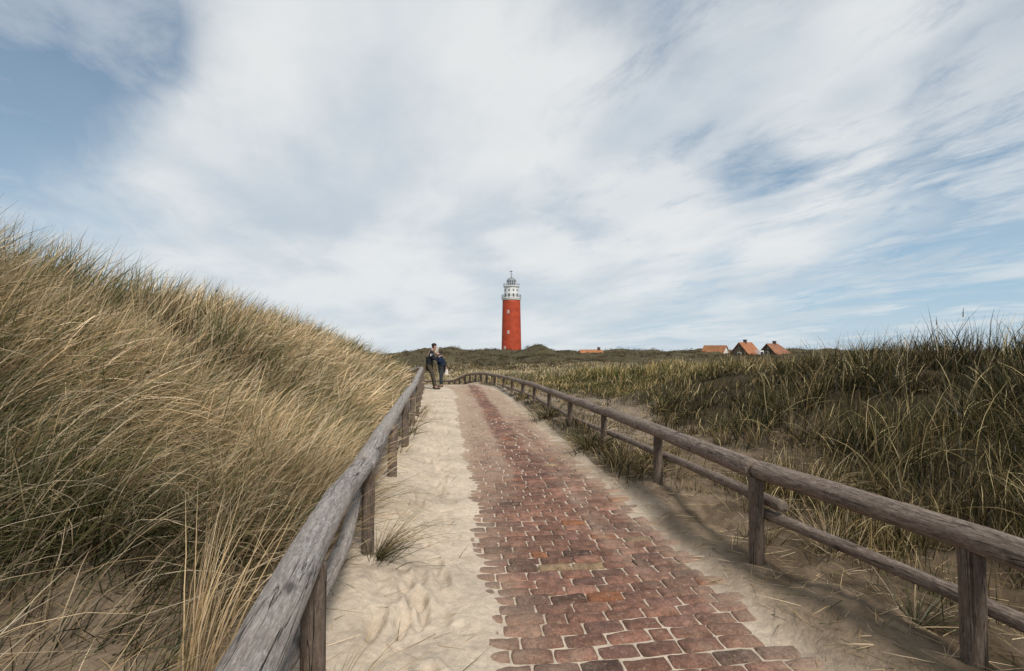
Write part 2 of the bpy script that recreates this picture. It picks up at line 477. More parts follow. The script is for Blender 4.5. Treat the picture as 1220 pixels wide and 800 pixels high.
def build_ground():
    v = list(np.arange(-8, 1.2, .12)); 
    while v[-1] < 30: v.append(v[-1] + max(.0165, v[-1] * .0062))
    st = .2
    while v[-1] < 6000: st *= 1.022; v.append(v[-1] + st)
    v = np.array(v)
    u = list(np.arange(-.9, 2.7, .0175))
    rp = grid_axis(.0175, 1.045, 6000, u[-1])[1:]
    lp = [-x for x in grid_axis(.0175, 1.045, 6000, .9)[1:]]
    u = np.array(lp[::-1] + u + rp)
    U, Vv = np.meshgrid(u, v)
    Z = height(U.ravel(), Vv.ravel())
    nu, nv = len(u), len(v)
    i = np.arange(nu * nv).reshape(nv, nu)
    F = np.stack([i[:-1, :-1], i[:-1, 1:], i[1:, 1:], i[1:, :-1]], -1).reshape(-1, 4)
    uu, vv = U.ravel(), Vv.ravel(); s = uu - path_shift(vv)
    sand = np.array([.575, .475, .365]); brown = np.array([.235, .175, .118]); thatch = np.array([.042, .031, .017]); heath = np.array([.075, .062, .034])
    k = (sst(1.55, 2.15, s + .45 * (fbm(uu * 1.4, vv * 1.4, 92, 3) - .5)) * (1 - .45 * sst(5, 10, vv)))[:, None]
    col = sand * (1 - k) + brown * k
    k = (sst(-.75, -1.3, s) * .85)[:, None]; col = col * (1 - k) + np.array([.20, .143, .09]) * k  # bare sand left of the rail browned: shade of stalks put into the colour
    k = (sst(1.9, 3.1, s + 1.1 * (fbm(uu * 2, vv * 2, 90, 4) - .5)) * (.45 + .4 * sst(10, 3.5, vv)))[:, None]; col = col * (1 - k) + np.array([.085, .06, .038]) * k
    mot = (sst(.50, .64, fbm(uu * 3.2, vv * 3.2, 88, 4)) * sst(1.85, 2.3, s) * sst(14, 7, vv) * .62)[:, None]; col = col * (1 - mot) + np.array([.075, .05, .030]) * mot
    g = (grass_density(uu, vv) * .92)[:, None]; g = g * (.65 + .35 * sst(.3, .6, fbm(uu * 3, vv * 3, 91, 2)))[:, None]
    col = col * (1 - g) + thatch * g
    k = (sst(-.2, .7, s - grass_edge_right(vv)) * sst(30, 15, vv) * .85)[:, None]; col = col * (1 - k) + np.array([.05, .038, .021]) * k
    k = sst(48, 90, vv)[:, None]
    hh = heath * (.7 + .9 * fbm(uu * .1, vv * .1, 93, 4))[:, None]
    col = col * (1 - k) + hh * k
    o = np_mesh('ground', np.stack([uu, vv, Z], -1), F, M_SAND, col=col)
    o['kind'] = 'structure'; o['label'] = 'pale sand and dunes on both sides of the brick path'


build_ground()


# ------------------------------------------------------------------ brick path
def build_path():
    V = []; F = []; Cc = []; n0 = 0
    pal = np.array([(.168, .083, .058), (.112, .060, .047), (.195, .099, .070), (.24, .095, .045), (.24, .165, .095), (.150, .078, .060), (.188, .094, .064)])
    pw = np.array([.29, .17, .21, .035, .018, .147, .13])
    v = .5; row = 0
    rg = np.random.default_rng(5)
    while v < 33:
        pitch = .115 + rg.normal(0, .002)
        off = (.5 if row % 2 else 0) * .235 + rg.normal(0, .018)
        x = -.16 + off * .9
        tone = rg.normal(0, .06)
        while x < 1.95:
            L = .235 + rg.normal(0, .009)
            if rg.random() < .07: L *= .55
            xc = x + L / 2; x += L
            if xc > 1.83 + rg.normal(0, .02): break
            if xc < float(brick_left(v)) - .10: continue
            nx, ny = (9, 7) if v < 9 else (5, 4)
            gx = np.linspace(-1, 1, nx); gy = np.linspace(-1, 1, ny)
            # pull the outer rings to the edge for a rounded shoulder
            gx = np.sign(gx) * (1 - (1 - np.abs(gx)) ** 2.1); gy = np.sign(gy) * (1 - (1 - np.abs(gy)) ** 1.9)
            GX, GY = np.meshgrid(gx, gy)
            hw, hh = L / 2 - .0042, pitch / 2 - .0037
            # rounded corners in plan
            q = np.clip((np.abs(GX) ** 7 + np.abs(GY) ** 5), 0, 2)
            sh = 1 - .045 * np.clip(q - 1, 0, 1)
            X = GX * hw * sh; Y = GY * hh * sh
            e = np.maximum(np.abs(GX) ** 14, np.abs(GY) ** 8)
            Zl = -.014 * e + .004 * (1 - GX ** 2) * (1 - GY ** 2)
            ph = rg.uniform(0, 100)
            Zl = Zl + (vnoise(X * 22 + ph, Y * 22, 11) - .5) * .007
            Y = Y + (vnoise(X * 18 + ph, Y * 5 + 3, 12) - .5) * .008
            X = X + (vnoise(X * 5 + ph, Y * 18 + 9, 13) - .5) * .009
            a = rg.normal(0, .02); tx, ty = rg.normal(0, .018, 2)
            Xr = X * math.cos(a) - Y * math.sin(a); Yr = X * math.sin(a) + Y * math.cos(a)
            Zr = Zl + Xr * tx + Yr * ty + rg.normal(0, .0022)
            # skirt
            ring = np.concatenate([np.arange(nx), np.arange(2 * nx - 1, nx * ny, nx), np.arange(nx * ny - 2, nx * ny - nx - 1, -1), np.arange(nx * ny - 2 * nx, 0, -nx)])
            P = np.stack([Xr.ravel(), Yr.ravel(), Zr.ravel()], -1)
            sk = P[ring] + np.array([0, 0, -.06]); sk[:, :2] *= .99
            P = np.concatenate([P, sk])
            vc = v + pitch / 2
            P[:, 0] += xc + float(path_shift(vc)); P[:, 1] += vc + .012 * math.sin(xc * 3.1 + 1) + .01 * math.sin(row * .7)
            P[:, 2] += BASE(P[:, 1]) + (vnoise(P[:, 0] * 1.5, P[:, 1] * 1.5, 15) - .5) * .02
            idx = np.arange(nx * ny).reshape(ny, nx)
            f1 = np.stack([idx[:-1, :-1], idx[:-1, 1:], idx[1:, 1:], idx[1:, :-1]], -1).reshape(-1, 4)
            m = len(ring); j = np.arange(m); k = (j + 1) % m
            f2 = np.stack([ring[j], nx * ny + j, nx * ny + k, ring[k]], -1)
            V.append(P); F.append(np.concatenate([f1, f2]) + n0); n0 += len(P)
            c = pal[rg.choice(7, p=pw)] * (1 + tone + rg.normal(0, .17))
            c = c * np.array([.95, .92, .90])
            Cc.append(np.repeat(np.clip(c, .02, .8)[None], len(P), 0))
        v += pitch; row += 1
    o = np_mesh('path', np.concatenate(V), np.concatenate(F), M_BRICK, col=np.concatenate(Cc))
    o['kind'] = 'structure'; o['label'] = 'red brick path dusted with blown sand'


build_path()


# ------------------------------------------------------------------ logs
def log(name, pts, r0, r1, mat, parent, seed=0, seg=20, step=.06, rough=.06, groove=None, knots=4, flat=0):
    """a debarked trunk along a polyline: bends, swellings, knots, a drying crack, rounded sawn ends."""
    rg = np.random.default_rng(seed)
    P = np.array([list(p) for p in pts], float)
    dl = np.r_[0, np.cumsum(np.linalg.norm(np.diff(P, axis=0), axis=1))]; Ltot = dl[-1]
    n = max(3, int(Ltot / step))
    # rounded end rings close to both ends
    s = np.concatenate([[0, .004, .014], np.linspace(.03, Ltot - .03, n), [Ltot - .014, Ltot - .004, Ltot]])
    es = np.concatenate([[.86, .95, .99], np.ones(n), [.99, .95, .86]])
    cen = np.stack([np.interp(s, dl, P[:, i]) for i in range(3)], -1)
    if len(pts) > 2:
        for i in range(3):
            c = np.convolve(np.pad(cen[:, i], 3, mode='reflect', reflect_type='odd'), np.ones(7) / 7, 'valid'); cen[:, i] = c
    amp = .010 if Ltot > 1.2 else .004
    for i in range(3):
        cen[:, i] += (fbm(s * 1.1 + rg.uniform(0, 50), 0 * s, seed, 2) - .5) * amp * 2 * np.sin(np.pi * s / Ltot)
    T = np.gradient(cen, s, axis=0); T /= np.linalg.norm(T, axis=1)[:, None]
    up = np.array([0, 0, 1.0]) if abs(T[len(T) // 2, 2]) < .8 else np.array([.6, .8, 0])
    S = np.cross(T, up); S /= np.linalg.norm(S, axis=1)[:, None]; N = np.cross(S, T)
    th = np.linspace(-np.pi / 2, 1.5 * np.pi, seg, endpoint=False)
    r = (r0 + (r1 - r0) * s / Ltot) * es
    TH, SS = np.meshgrid(th, s)
    RR = np.repeat(r[:, None], seg, 1)
    cx, sy = np.cos(TH), np.sin(TH)
    o1, o2 = rg.uniform(0, 99, 2)
    RR = RR * (1 + (fbm(cx * 1.1 + o1, SS * 2.2 + sy * 1.1, seed + 1, 3) - .5) * rough * 2 + (fbm(cx * 3 + o2, SS * 5 + sy * 3, seed + 2, 2) - .5) * rough * .8)
    for k in range(knots):
        ks = rg.uniform(.1, Ltot - .1); kt = rg.uniform(-.4, np.pi + .4); kr = rg.uniform(.025, .05)
        dd = ((SS - ks) / (kr * 1.3)) ** 2 + (((TH - kt) * r0) / kr) ** 2
        RR = RR + rg.choice([1, -.6]) * r0 * .07 * np.exp(-dd)
    if groove:
        for gt, w, dep, a, b in groove:
            gc = gt + (fbm(SS * 1.5 + 3, SS * 0, seed + 7, 2) - .5) * .35
            g = np.exp(-(((TH - gc) * r0) / w) ** 2) * sst(a, a + .25, SS) * sst(b, b - .25, SS)
            RR = RR - dep * g
    if flat: RR = np.where(sy > 0, RR * (1 - flat * np.clip(sy, 0, 1) ** 2), RR)
    Vt = cen[:, None, :] + RR[..., None] * (cx[..., None] * S[:, None, :] + sy[..., None] * N[:, None, :])
    m = len(s)
    # uv in metres; duplicate the seam column (seam faces down)
    Vt2 = np.concatenate([Vt, Vt[:, :1]], 1)
    uvx = np.linspace(0, 2 * np.pi, seg + 1)[None, :] * r0 + 0 * s[:, None] + rg.uniform(0, 30); uvy = np.repeat(s[:, None], seg + 1, 1) + rg.uniform(0, 30)
    idx = np.arange(m * (seg + 1)).reshape(m, seg + 1)
    F = np.stack([idx[:-1, :-1], idx[:-1, 1:], idx[1:, 1:], idx[1:, :-1]], -1).reshape(-1, 4)
    V = Vt2.reshape(-1, 3); UV = np.stack([uvx.ravel(), uvy.ravel()], -1)
    # end discs (quads folded from a centre)
    ex = []; fx = []; ux = []
    b0 = len(V)
    for e, (row, flip) in enumerate(((0, True), (m - 1, False))):
        c = V[idx[row, :-1]].mean(0); ci = b0 + len(ex)
        ex.append(c); ux.append(UV[idx[row, 0]] + (.05, .0))
        for i in range(0, seg, 2):
            q = [ci, idx[row, i], idx[row, i + 1], idx[row, i + 2]]
            fx.append(q[::-1] if flip else q)
    V = np.concatenate([V, np.array(ex)]); UV = np.concatenate([UV, np.array(ux)]); F = np.concatenate([F, np.array(fx)])
    return np_mesh(name, V, F, mat, parent, uv=UV)


def local(root, pts):
    L = Vector(root.location)
    return [Vector(p) - L for p in pts]


# -------- right fence
def build_right_fence():
    # (depth, plan offset, top-of-rail height) read along the rail
    posts = [(2.33, 2.37, .81), (3.62, 2.17, .80), (5.5, 2.25, .765), (7.5, 2.27, .73), (9.5, 2.25, .70), (11.4, 2.23, .69), (13.4, 2.23, .67),
             (15.3, 2.2, .625), (17.4, 2.13, .58), (19.5, 2.06, .53), (21.0, 1.86, .515), (22.4, 1.62, .50), (23.3, 1.42, .47), (24.0, 1.22, .42), (24.8, .98, .36),
             (25.5, .76, .25), (26.2, .50, .07), (26.8, .27, -.10), (27.6, -.05, -.17), (28.4, -.45, -.22), (29.2, -1.3, -.28), (29.8, -2.4, -.34), (30.2, -3.6, -.4)]
    P = []
    for d, u, zt in posts:
        # d is depth along the view axis: solve y from d = u*SA + y*CA
        y = (d - u * SA) / CA
        P.append((u, y, zt))
    P.insert(0, (2.45, .55, .80)); P.insert(0, (2.5, -1.3, .80))
    root = thing('wooden_fence', 'brown log rail fence on the right of the brick path, curving left far away', 'fence', (P[1][0], P[1][1], 0))
    for i, (u, y, zt) in enumerate(P):
        g = hz(u, y); r = .048 + .004 * math.sin(i * 2.3)
        if i == 2: r = .049
        lean = random.uniform(-.012, .012)
        log('post', local(root, [(u + lean, y, g - .25), (u, y, zt - .125)]), r * 1.04, r, M_POST, root, seed=100 + i, seg=16 if i < 7 else 10, step=.05 if i < 7 else .15,
            groove=[(2.6, .006, .014, .1, 1.2), (4.0, .006, .012, .2, 1.0)] if i < 6 else None, knots=3 if i < 6 else 0)
    # top rail: logs butt on posts
    breaks = [0, 3, 6, 8, 10, 12, 14, 16, 18, 20, 22, 24]
    for k, (a, b) in enumerate(zip(breaks, breaks[1:])):
        r = [.067, .070, .064, .066, .064, .066, .066, .07, .07, .068, .066][k]
        pts = []
        for i in range(a, b + 1):
            u, y, zt = P[i]; pts.append(Vector((u, y, zt - .075)))
        # stop a hair short of the neighbour so the joint shows
        d0 = (pts[1] - pts[0]).normalized(); d1 = (pts[-1] - pts[-2]).normalized()
        if k == 0: pts[-1] = pts[-1] + d1 * -.012 + Vector((.004, 0, .006))
        else: pts[0] += d0 * .006
        if k > 0: pts[-1] -= d1 * .006
        near = k < 2
        log('top_rail', local(root, pts), r * (1.02 if k else 1.05), r * .96, M_LOG_R, root, seed=150 + k, seg=40 if near else 16, step=.03 if near else .12,
            rough=.06, knots=7 if near else 3, groove=[(2.2, .006, .010, .3, 2.2), (1.0, .005, .009, 1.4, 3.8)] if near else None)
    # lower rail: thinner poles fixed behind the posts, ends overlapping
    spans = [(0, 3, .40, .405, .10, .10), (3, 6, .50, .34, -.16, .1), (6, 8, .36, .36, -.1, .1), (8, 10, .37, .35, -.1, .1), (10, 12, .36, .35, -.1, .1),
             (12, 14, .36, .34, -.1, .1), (14, 16, .34, .34, -.1, .1), (16, 18, .34, .34, -.1, .1), (18, 20, .34, .34, -.1, .1), (20, 24, .32, .32, -.05, .05)]
    for k, (a, b, ha, hb, ea, eb) in enumerate(spans):
        pts = []
        for i in range(a, b + 1):
            u, y, zt = P[i]; f = (i - a) / (b - a)
            off = .088 + (.02 if k % 2 else 0)
            zz = zt - .80 + ha + (hb - ha) * f
            pts.append(Vector((u + off, y, max(zz, zt - .45))))
        d0 = (pts[1] - pts[0]).normalized(); d1 = (pts[-1] - pts[-2]).normalized()
        pts[0] += d0 * ea; pts[-1] += d1 * eb
        log('lower_rail', local(root, pts), .042, .037, M_LOG_R, root, seed=180 + k, seg=18 if k < 3 else 10, step=.05 if k < 3 else .15, knots=5 if k < 3 else 0)
    return root, P


def build_left_fence():
    # (depth, offset from path axis, top-of-rail height)
    posts = [(.75, -.455, .885), (1.95, -.55, .875), (3.55, -.60, .85), (5.55, -.675, .85), (7.5, -.71, .86), (9.5, -.75, .86), (11.4, -.78, .86), (13.3, -.86, .87),
             (15.3, -.93, .87), (17.2, -.99, .88), (19.1, -1.05, .87), (21.0, -1.3, .80), (22.9, -1.75, .66), (24.8, -2.3, .42)]
    P = []
    for d, u, zt in posts:
        P.append((u, (d - u * SA) / CA, zt))
    P.insert(0, (-.33, -1.0, .89))
    root = thing('wooden_fence', 'thick grey weathered log rail fence on the left, along the tall dune grass', 'fence', (P[1][0], P[1][1], 0))
    for i, (u, y, zt) in enumerate(P):
        g = hz(u, y); r = .047 + .005 * math.sin(i * 1.7)
        if i == 2: r = .046
        uo = u + (.035 if i < 4 else .055)
        log('post', local(root, [(uo, y, g - .25), (uo + .0, y, zt - .10)]), r * 1.06, r, M_POST, root, seed=200 + i, seg=20 if i < 6 else 10, step=.04 if i < 6 else .15,
            groove=[(3.6, .006, .016, .1, 1.2), (5.0, .005, .012, .2, 1.0), (2.2, .005, .012, .1, 1.1)] if i < 6 else None, knots=3 if i < 6 else 0)
    breaks = [0, 3, 5, 7, 9, 11, 14]
    for k, (a, b) in enumerate(zip(breaks, breaks[1:])):
        r = [.072, .073, .072, .072, .072, .072][k]
        pts = [Vector((P[i][0], P[i][1], P[i][2] - .08)) for i in range(a, b + 1)]
        d0 = (pts[1] - pts[0]).normalized(); d1 = (pts[-1] - pts[-2]).normalized()
        if k > 0: pts[0] += d0 * .005
        pts[-1] -= d1 * .004
        near = k < 2
        if k == 0:      # the bend of the near log
            pts.insert(3, (pts[2] + pts[3]) / 2 + Vector((-.02, 0, .012)))
        log('top_rail', local(root, pts), r * 1.05, r * .97, M_LOG_L, root, seed=250 + k, seg=64 if near else 18, step=.022 if near else .12, rough=.055 if near else .06,
            knots=16 if near else 4, groove=[(2.55, .007, .022, .4, 4.6), (1.5, .004, .010, .9, 3.0), (1.0, .004, .012, 2.4, 5.0)] if near else None, flat=.10 if k == 0 else .05)
    spans = [(0, 2, .46, .44), (2, 3, .42, .60), (3, 5, .50, .45), (5, 7, .42, .4), (7, 9, .4, .4), (9, 11, .4, .4), (11, 14, .36, .36)]
    for k, (a, b, ha, hb) in enumerate(spans):
        pts = []
        for i in range(a, b + 1):
            u, y, zt = P[i]; f = (i - a) / (b - a)
            pts.append(Vector((u - .055, y, zt - .85 + ha + (hb - ha) * f)))
        d0 = (pts[1] - pts[0]).normalized(); d1 = (pts[-1] - pts[-2]).normalized()
        pts[0] -= d0 * (.08 if k else 0); pts[-1] += d1 * .1
        if k == 1: pts.insert(1, (pts[0] + pts[1]) / 2 + Vector((.05, .1, -.03)))
        log('lower_rail', local(root, pts), .044, .038, M_LOG_L, root, seed=280 + k, seg=18 if k < 3 else 10, step=.04 if k < 3 else .15, rough=.12, knots=6 if k < 3 else 0)
    return root, P


FR, PR = build_right_fence()
FL, PL = build_left_fence()


# ------------------------------------------------------------------ grass
STRAW = np.array([(.655, .49, .295), (.525, .385, .215), (.74, .585, .39), (.38, .255, .132), (.575, .435, .255)])
GREEN = np.array([(.135, .130, .048), (.095, .098, .036), (.20, .18, .075), (.14, .145, .065), (.07, .078, .032)])


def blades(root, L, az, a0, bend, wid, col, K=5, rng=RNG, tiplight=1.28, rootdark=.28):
    """ribbons: root (n,3), length, heading, first tilt, extra bend towards the tip, width, colour."""
    n = len(L)
    h = np.stack([np.sin(az), np.cos(az), np.zeros(n)], -1)
    side0 = np.stack([np.cos(az), -np.sin(az), np.zeros(n)], -1)
    tw = rng.uniform(-1.3, 1.3, n)
    pts = [root]; tans = []
    for k in range(K):
        t = (k + .5) / K
        ang = np.minimum(a0 + bend * t ** 1.3, 1.9)
        d = h * np.sin(ang)[:, None] + np.array([0, 0, 1.0]) * np.cos(ang)[:, None]
        d = d + side0 * (rng.normal(0, .05, n))[:, None]
        tans.append(d); pts.append(pts[-1] + d * (L / K)[:, None])
    V = np.empty((n, (K + 1) * 2, 3)); Cc = np.empty((n, (K + 1) * 2, 3))
    prof = [1 - .92 * (k / K) ** 1.6 for k in range(K + 1)]
    for k in range(K + 1):
        tn = tans[min(k, K - 1)]
        nrm = np.cross(side0, tn)
        sd = side0 * np.cos(tw)[:, None] + nrm * np.sin(tw)[:, None]
        w = (wid * prof[k] * .5)[:, None]
        V[:, 2 * k] = pts[k] - sd * w; V[:, 2 * k + 1] = pts[k] + sd * w
        f = rootdark + (tiplight - rootdark) * min(1, (k / K) * 1.5)  # brown dead roots, darkened further so shade between blades sits in the colour
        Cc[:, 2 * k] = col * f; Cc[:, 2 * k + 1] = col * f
    base = (np.arange(n) * (K + 1) * 2)[:, None]
    q = np.concatenate([np.array([[2 * k, 2 * k + 1, 2 * k + 3, 2 * k + 2]]) for k in range(K)], 0)
    F = (base[:, :, None] + q[None]).reshape(-1, 4)
    return V.reshape(-1, 3), F, Cc.reshape(-1, 3)


class Acc:
    def __init__(self): self.V = []; self.F = []; self.C = []; self.n = 0
    def add(self, V, F, Cc):
        self.V.append(V); self.F.append(F + self.n); self.C.append(Cc); self.n += len(V)
    def build(self, name, mat, parent=None):
        return np_mesh(name, np.concatenate(self.V), np.concatenate(self.F), mat, parent, col=np.concatenate(self.C), smooth=False)


def mixcol(n, fs, fg, rng, tone=None):
    k = rng.random(n)
    c = np.where((k < fs)[:, None], STRAW[rng.integers(0, 5, n)], GREEN[rng.integers(0, 5, n)])
    c = c * rng.uniform(.75, 1.25, (n, 1))
    return c


def build_grass():
    rng = np.random.default_rng(21)
    acc = Acc()
    # tussock centres: density falls off with distance from the path's start
    N = 52000
    r0, r1, p = 1.3, 110.0, 1.42
    # radius pdf ~ r * r^-p
    e = 2 - p
    rr = (r0 ** e + rng.random(N) * (r1 ** e - r0 ** e)) ** (1 / e)
    az = rng.uniform(R(-62), R(76), N)
    u = rr * np.sin(az); v = rr * np.cos(az)
    d = grass_density(u, v)
    d = np.where((u > 2.4) & (v < 30), d * (.36 + .95 * sst(.40, .56, fbm(u * 1.1 + 3, v * 1.1, 87, 2))), d)
    keep = rng.random(N) < d
    # hidden far side of the left dune needs fewer
    s = u - path_shift(v)
    keep &= ~((s < -8.5) & (rng.random(N) < .7)) & (s > -16) & ~((s > 16) & (v < 14) & (rng.random(N) < .6))
    u, v, rr, d, s = u[keep], v[keep], rr[keep], d[keep], s[keep]
    nb = np.where(rr < 7, 21, 13)
    idx = np.repeat(np.arange(len(u)), nb); n = len(idx)
    crng = rng
    left = s < .5
    spread = (.05 + .007 * rr)[idx]
    bu = u[idx] + rng.normal(0, 1, n) * spread; bv = v[idx] + rng.normal(0, 1, n) * spread
    # keep blades out of the walking surface
    sb = bu - path_shift(bv)
    ok = ~((sb > -.55) & (sb < 1.95) & (bv < 34)) & ~((bv < 3.2) & (sb < 0) & (sb > -.72))
    idx, bu, bv, sb = idx[ok], bu[ok], bv[ok], sb[ok]; n = len(idx)
    R_ = rr[idx]
    z = height(bu, bv)
    lf = left[idx]
    far = sst(18, 40, bv)
    sparse = np.where(lf, sb > -.8, (sb < grass_edge_right(bv) - .3) & (bv < 34))
    # colour patches and painted shade
    pn = fbm(u * .55, v * .55, 95, 3)[idx]; pn2 = fbm(u * 1.7 + 4, v * 1.7, 96, 2)[idx]
    cr_ = rng.normal(0, .28, len(u))[idx]
    fs = cr_ + np.where(lf, .66 + 1.0 * (pn - .5) + .5 * (pn2 - .5), .24 + .7 * (pn - .5) + .4 * (pn2 - .5))
    fs = np.where(lf, fs - .30 * sst(5.5, 2.5, bv), fs) - np.where(lf, .22 * sst(-4.2, -5.2, sb), 0)
    fs = fs * (1 - far) + far * (.55 + .6 * (pn - .5))
    fs = np.where(sparse, np.where(lf, .45, .55), fs)
    col = mixcol(n, fs, 1 - fs, rng)
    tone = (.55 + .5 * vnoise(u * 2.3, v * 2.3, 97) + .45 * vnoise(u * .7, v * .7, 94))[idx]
    tone = np.where(lf, tone * (1.08 - .30 * sst(-3.0, -4.8, sb) * sst(7, 4, bv) - .38 * sst(5, 2.5, bv)), tone * (.40 + .56 * sst(9, 22, bv)) * (.88 - .3 * sst(5.5, 8.5, bu) * sst(15, 10, bv)))  # right bank and near left darkened: shade and dark corners painted into the tone
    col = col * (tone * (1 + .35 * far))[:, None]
    old = rng.random(n) < .28; col = np.where(old[:, None], col * .5, col)
    pale = rng.random(n) < .08; col = np.where(pale[:, None], np.array([.62, .52, .36]) * rng.uniform(.7, 1.15, (n, 1)), col)
    col = np.where((~lf & (bv < 26))[:, None], col * np.array([1.06, 1.0, .74]), col)
    cl = fbm(u * .8 + 20, v * .8, 98, 2)[idx]
    L = np.where(lf, .88, .66) * rng.uniform(.5, 1.25, n) * np.where(lf, .65 + .7 * cl, .25 + 1.5 * cl)
    L = L * (1 - .25 * far) * np.where(~lf & (bv > 8), 1 - .45 * sst(8.5, 5, sb), 1) * np.where(~lf, 1 - .22 * sst(8, 13, bv), 1); L = np.where(sparse, L * .55, L)
    crest = np.where(lf, sst(-3.6, -5.2, sb), sst(7.2, 9.2, sb))
    # heading: wind from the left, each tussock fans outwards
    fan = np.arctan2(bu - u[idx], bv - v[idx])
    wind = np.where(lf, R(74), R(70)) + (pn2 - .5) * 2.0 + rng.normal(0, .55, len(u))[idx]
    wgt = np.where(lf, 1.0, .55); wx = np.sin(wind) * wgt + np.sin(fan) * .62 + rng.normal(0, .5, n)
    wy = np.cos(wind) * wgt + np.cos(fan) * .62 + rng.normal(0, .5, n)
    az = np.arctan2(wx, wy)
    a0 = np.where(lf, .33, .22) + rng.normal(0, .27, n) + np.where(lf & (sb > -3.2), .28, 0) + (.7 * (vnoise(u * 1.3, v * 1.3, 99) - .5))[idx]
    bend = rng.gamma(2.2, .28, n) + np.where(lf, .22, .28)
    a0 = a0 * (1 - .45 * crest); bend = bend * (1 - .35 * crest)
    br = rng.random(n) < .05; bend = np.where(br, bend + 1.2, bend)
    wid = np.clip(R_ * np.where(lf, .00165, .0012), np.where(lf, .0055, .0042), .09) * rng.uniform(.7, 1.35, n)
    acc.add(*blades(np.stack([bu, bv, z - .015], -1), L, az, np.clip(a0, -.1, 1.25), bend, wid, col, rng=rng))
    # flowering stalks that stand above the crests
    for (lo, hi, va, vb, cnt) in ((-6.4, -4.4, 2.5, 22, 150), (7.5, 11, 4, 16, 170)):
        su = rng.uniform(lo, hi, cnt); svv = rng.uniform(va, vb, cnt)
        zz = height(su, svv)
        LL = rng.uniform(.7, 1.08, cnt); azz = rng.normal(R(70), .9, cnt)
        cc = mixcol(cnt, np.full(cnt, .4), None, rng) * .75
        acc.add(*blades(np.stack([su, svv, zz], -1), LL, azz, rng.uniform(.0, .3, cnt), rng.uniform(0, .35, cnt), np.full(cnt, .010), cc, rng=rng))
    for (lo, hi, va, vb, cnt) in ((-6.0, -4.8, 3, 18, 24), (8, 9.5, 4.5, 9, 6)):     # ripe seed heads
        su = rng.uniform(lo, hi, cnt); svv = rng.uniform(va, vb, cnt); zz = height(su, svv); LL = rng.uniform(.85, 1.15, cnt)
        azz = rng.normal(R(70), .5, cnt); aa = rng.uniform(.02, .22, cnt); cc = np.tile(np.array([.30, .23, .13]), (cnt, 1)) * rng.uniform(.6, 1.1, (cnt, 1))
        rt_ = np.stack([su, svv, zz], -1)
        acc.add(*blades(rt_, LL, azz, aa, 0 * aa, np.full(cnt, .012), cc, rng=rng))
        tip = rt_ + np.stack([np.sin(azz) * np.sin(aa), np.cos(azz) * np.sin(aa), np.cos(aa)], -1) * (LL - .12)[:, None]
        acc.add(*blades(tip, np.full(cnt, .17), azz, aa, 0 * aa, np.full(cnt, .018), cc * .8, rng=rng, rootdark=1))
    # litter: broken straws lying on the sand
    n = 8100
    lu = np.concatenate([rng.uniform(1.85, 5.4, 6500), rng.uniform(-3.0, -.62, 1400), rng.uniform(-.6, .1, 200)])
    lv = np.concatenate([1.2 + 12 * rng.random(6500) ** 1.6, 1.2 + 2.6 * rng.random(1400), 1.2 + 8 * rng.random(200)])
    zz = height(lu, lv)
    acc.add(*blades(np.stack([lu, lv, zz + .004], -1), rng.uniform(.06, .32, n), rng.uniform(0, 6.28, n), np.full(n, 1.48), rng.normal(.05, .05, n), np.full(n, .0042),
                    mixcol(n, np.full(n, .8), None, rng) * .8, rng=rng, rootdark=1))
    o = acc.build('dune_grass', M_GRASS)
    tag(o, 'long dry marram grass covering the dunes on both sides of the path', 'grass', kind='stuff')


build_grass()


def tuft(label, u, v, n, L, fs, az, spread, a0, bend, r=.06, seed=0, wid=.005, dark=1.0, group=None):
    rng = np.random.default_rng(seed)
    z0 = hz(u, v)
    ang = rng.uniform(0, 6.28, n); rad = np.abs(rng.normal(0, r, n))
    bu, bv = u + rad * np.cos(ang), v + rad * np.sin(ang)
    zz = height(bu, bv)
    fan = np.arctan2(bu - u, bv - v)
    wx = math.sin(az) + np.sin(fan) * spread + rng.normal(0, .3, n); wy = math.cos(az) + np.cos(fan) * spread + rng.normal(0, .3, n)
    V, F, Cc = blades(np.stack([bu - u, bv - v, zz - z0 - .01], -1), L * rng.uniform(.45, 1.15, n), np.arctan2(wx, wy), np.clip(rng.normal(a0, .2, n), 0, 1.4),
                      np.clip(rng.normal(bend, .35, n), 0, 2.2), wid * rng.uniform(.7, 1.3, n), mixcol(n, np.full(n, fs), None, rng) * dark, K=7, rng=rng)
    o = np_mesh('grass_tuft', V, F, M_GRASS, col=Cc, smooth=False)
    o.location = (u, v, z0)
    return tag(o, label, 'grass tuft', group)


def tuft_px(label, px, d, *a, **k):
    u, v = at(px, d); return tuft(label, u, v, *a, **k)


tuft_px('upright bundle of straw coloured stalks behind the nearest left rail', 232, 2.15, 90, .95, .97, R(60), .25, .12, .28, r=.04, seed=301, wid=.006)
tuft_px('wispy green and straw tuft leaning over the sand beside the left fence post', 452, 3.5, 120, .62, .45, R(100), .8, .75, .75, r=.05, seed=302, dark=.85)
tuft_px('thin spray of grass on the sand right of the nearest left post', 400, 2.15, 42, .55, .55, R(95), .8, .8, .7, r=.03, seed=303, wid=.004)
tuft_px('dark overhanging tuft with pale drooping blades under the right lower rail', 700, 7.6, 240, .55, .45, R(200), 1.4, .55, 1.1, r=.14, seed=304, dark=.8, wid=.009)
tuft_px('straw tuft in the sand behind the right fence, past the overlapping lower rails', 985, 3.7, 90, .42, .8, R(20), 1.2, .55, .7, r=.07, seed=305, dark=.85)
tuft_px('low green tuft arching over the sand between the two nearest right posts', 1085, 2.75, 75, .46, .35, R(80), 1.2, .8, 1.0, r=.06, seed=306, dark=.8)
tuft_px('tangled brown tuft at the foot of the right fence behind the third post', 805, 5.75, 130, .36, .75, R(120), 1.4, .8, .9, r=.12, seed=307, dark=.75)
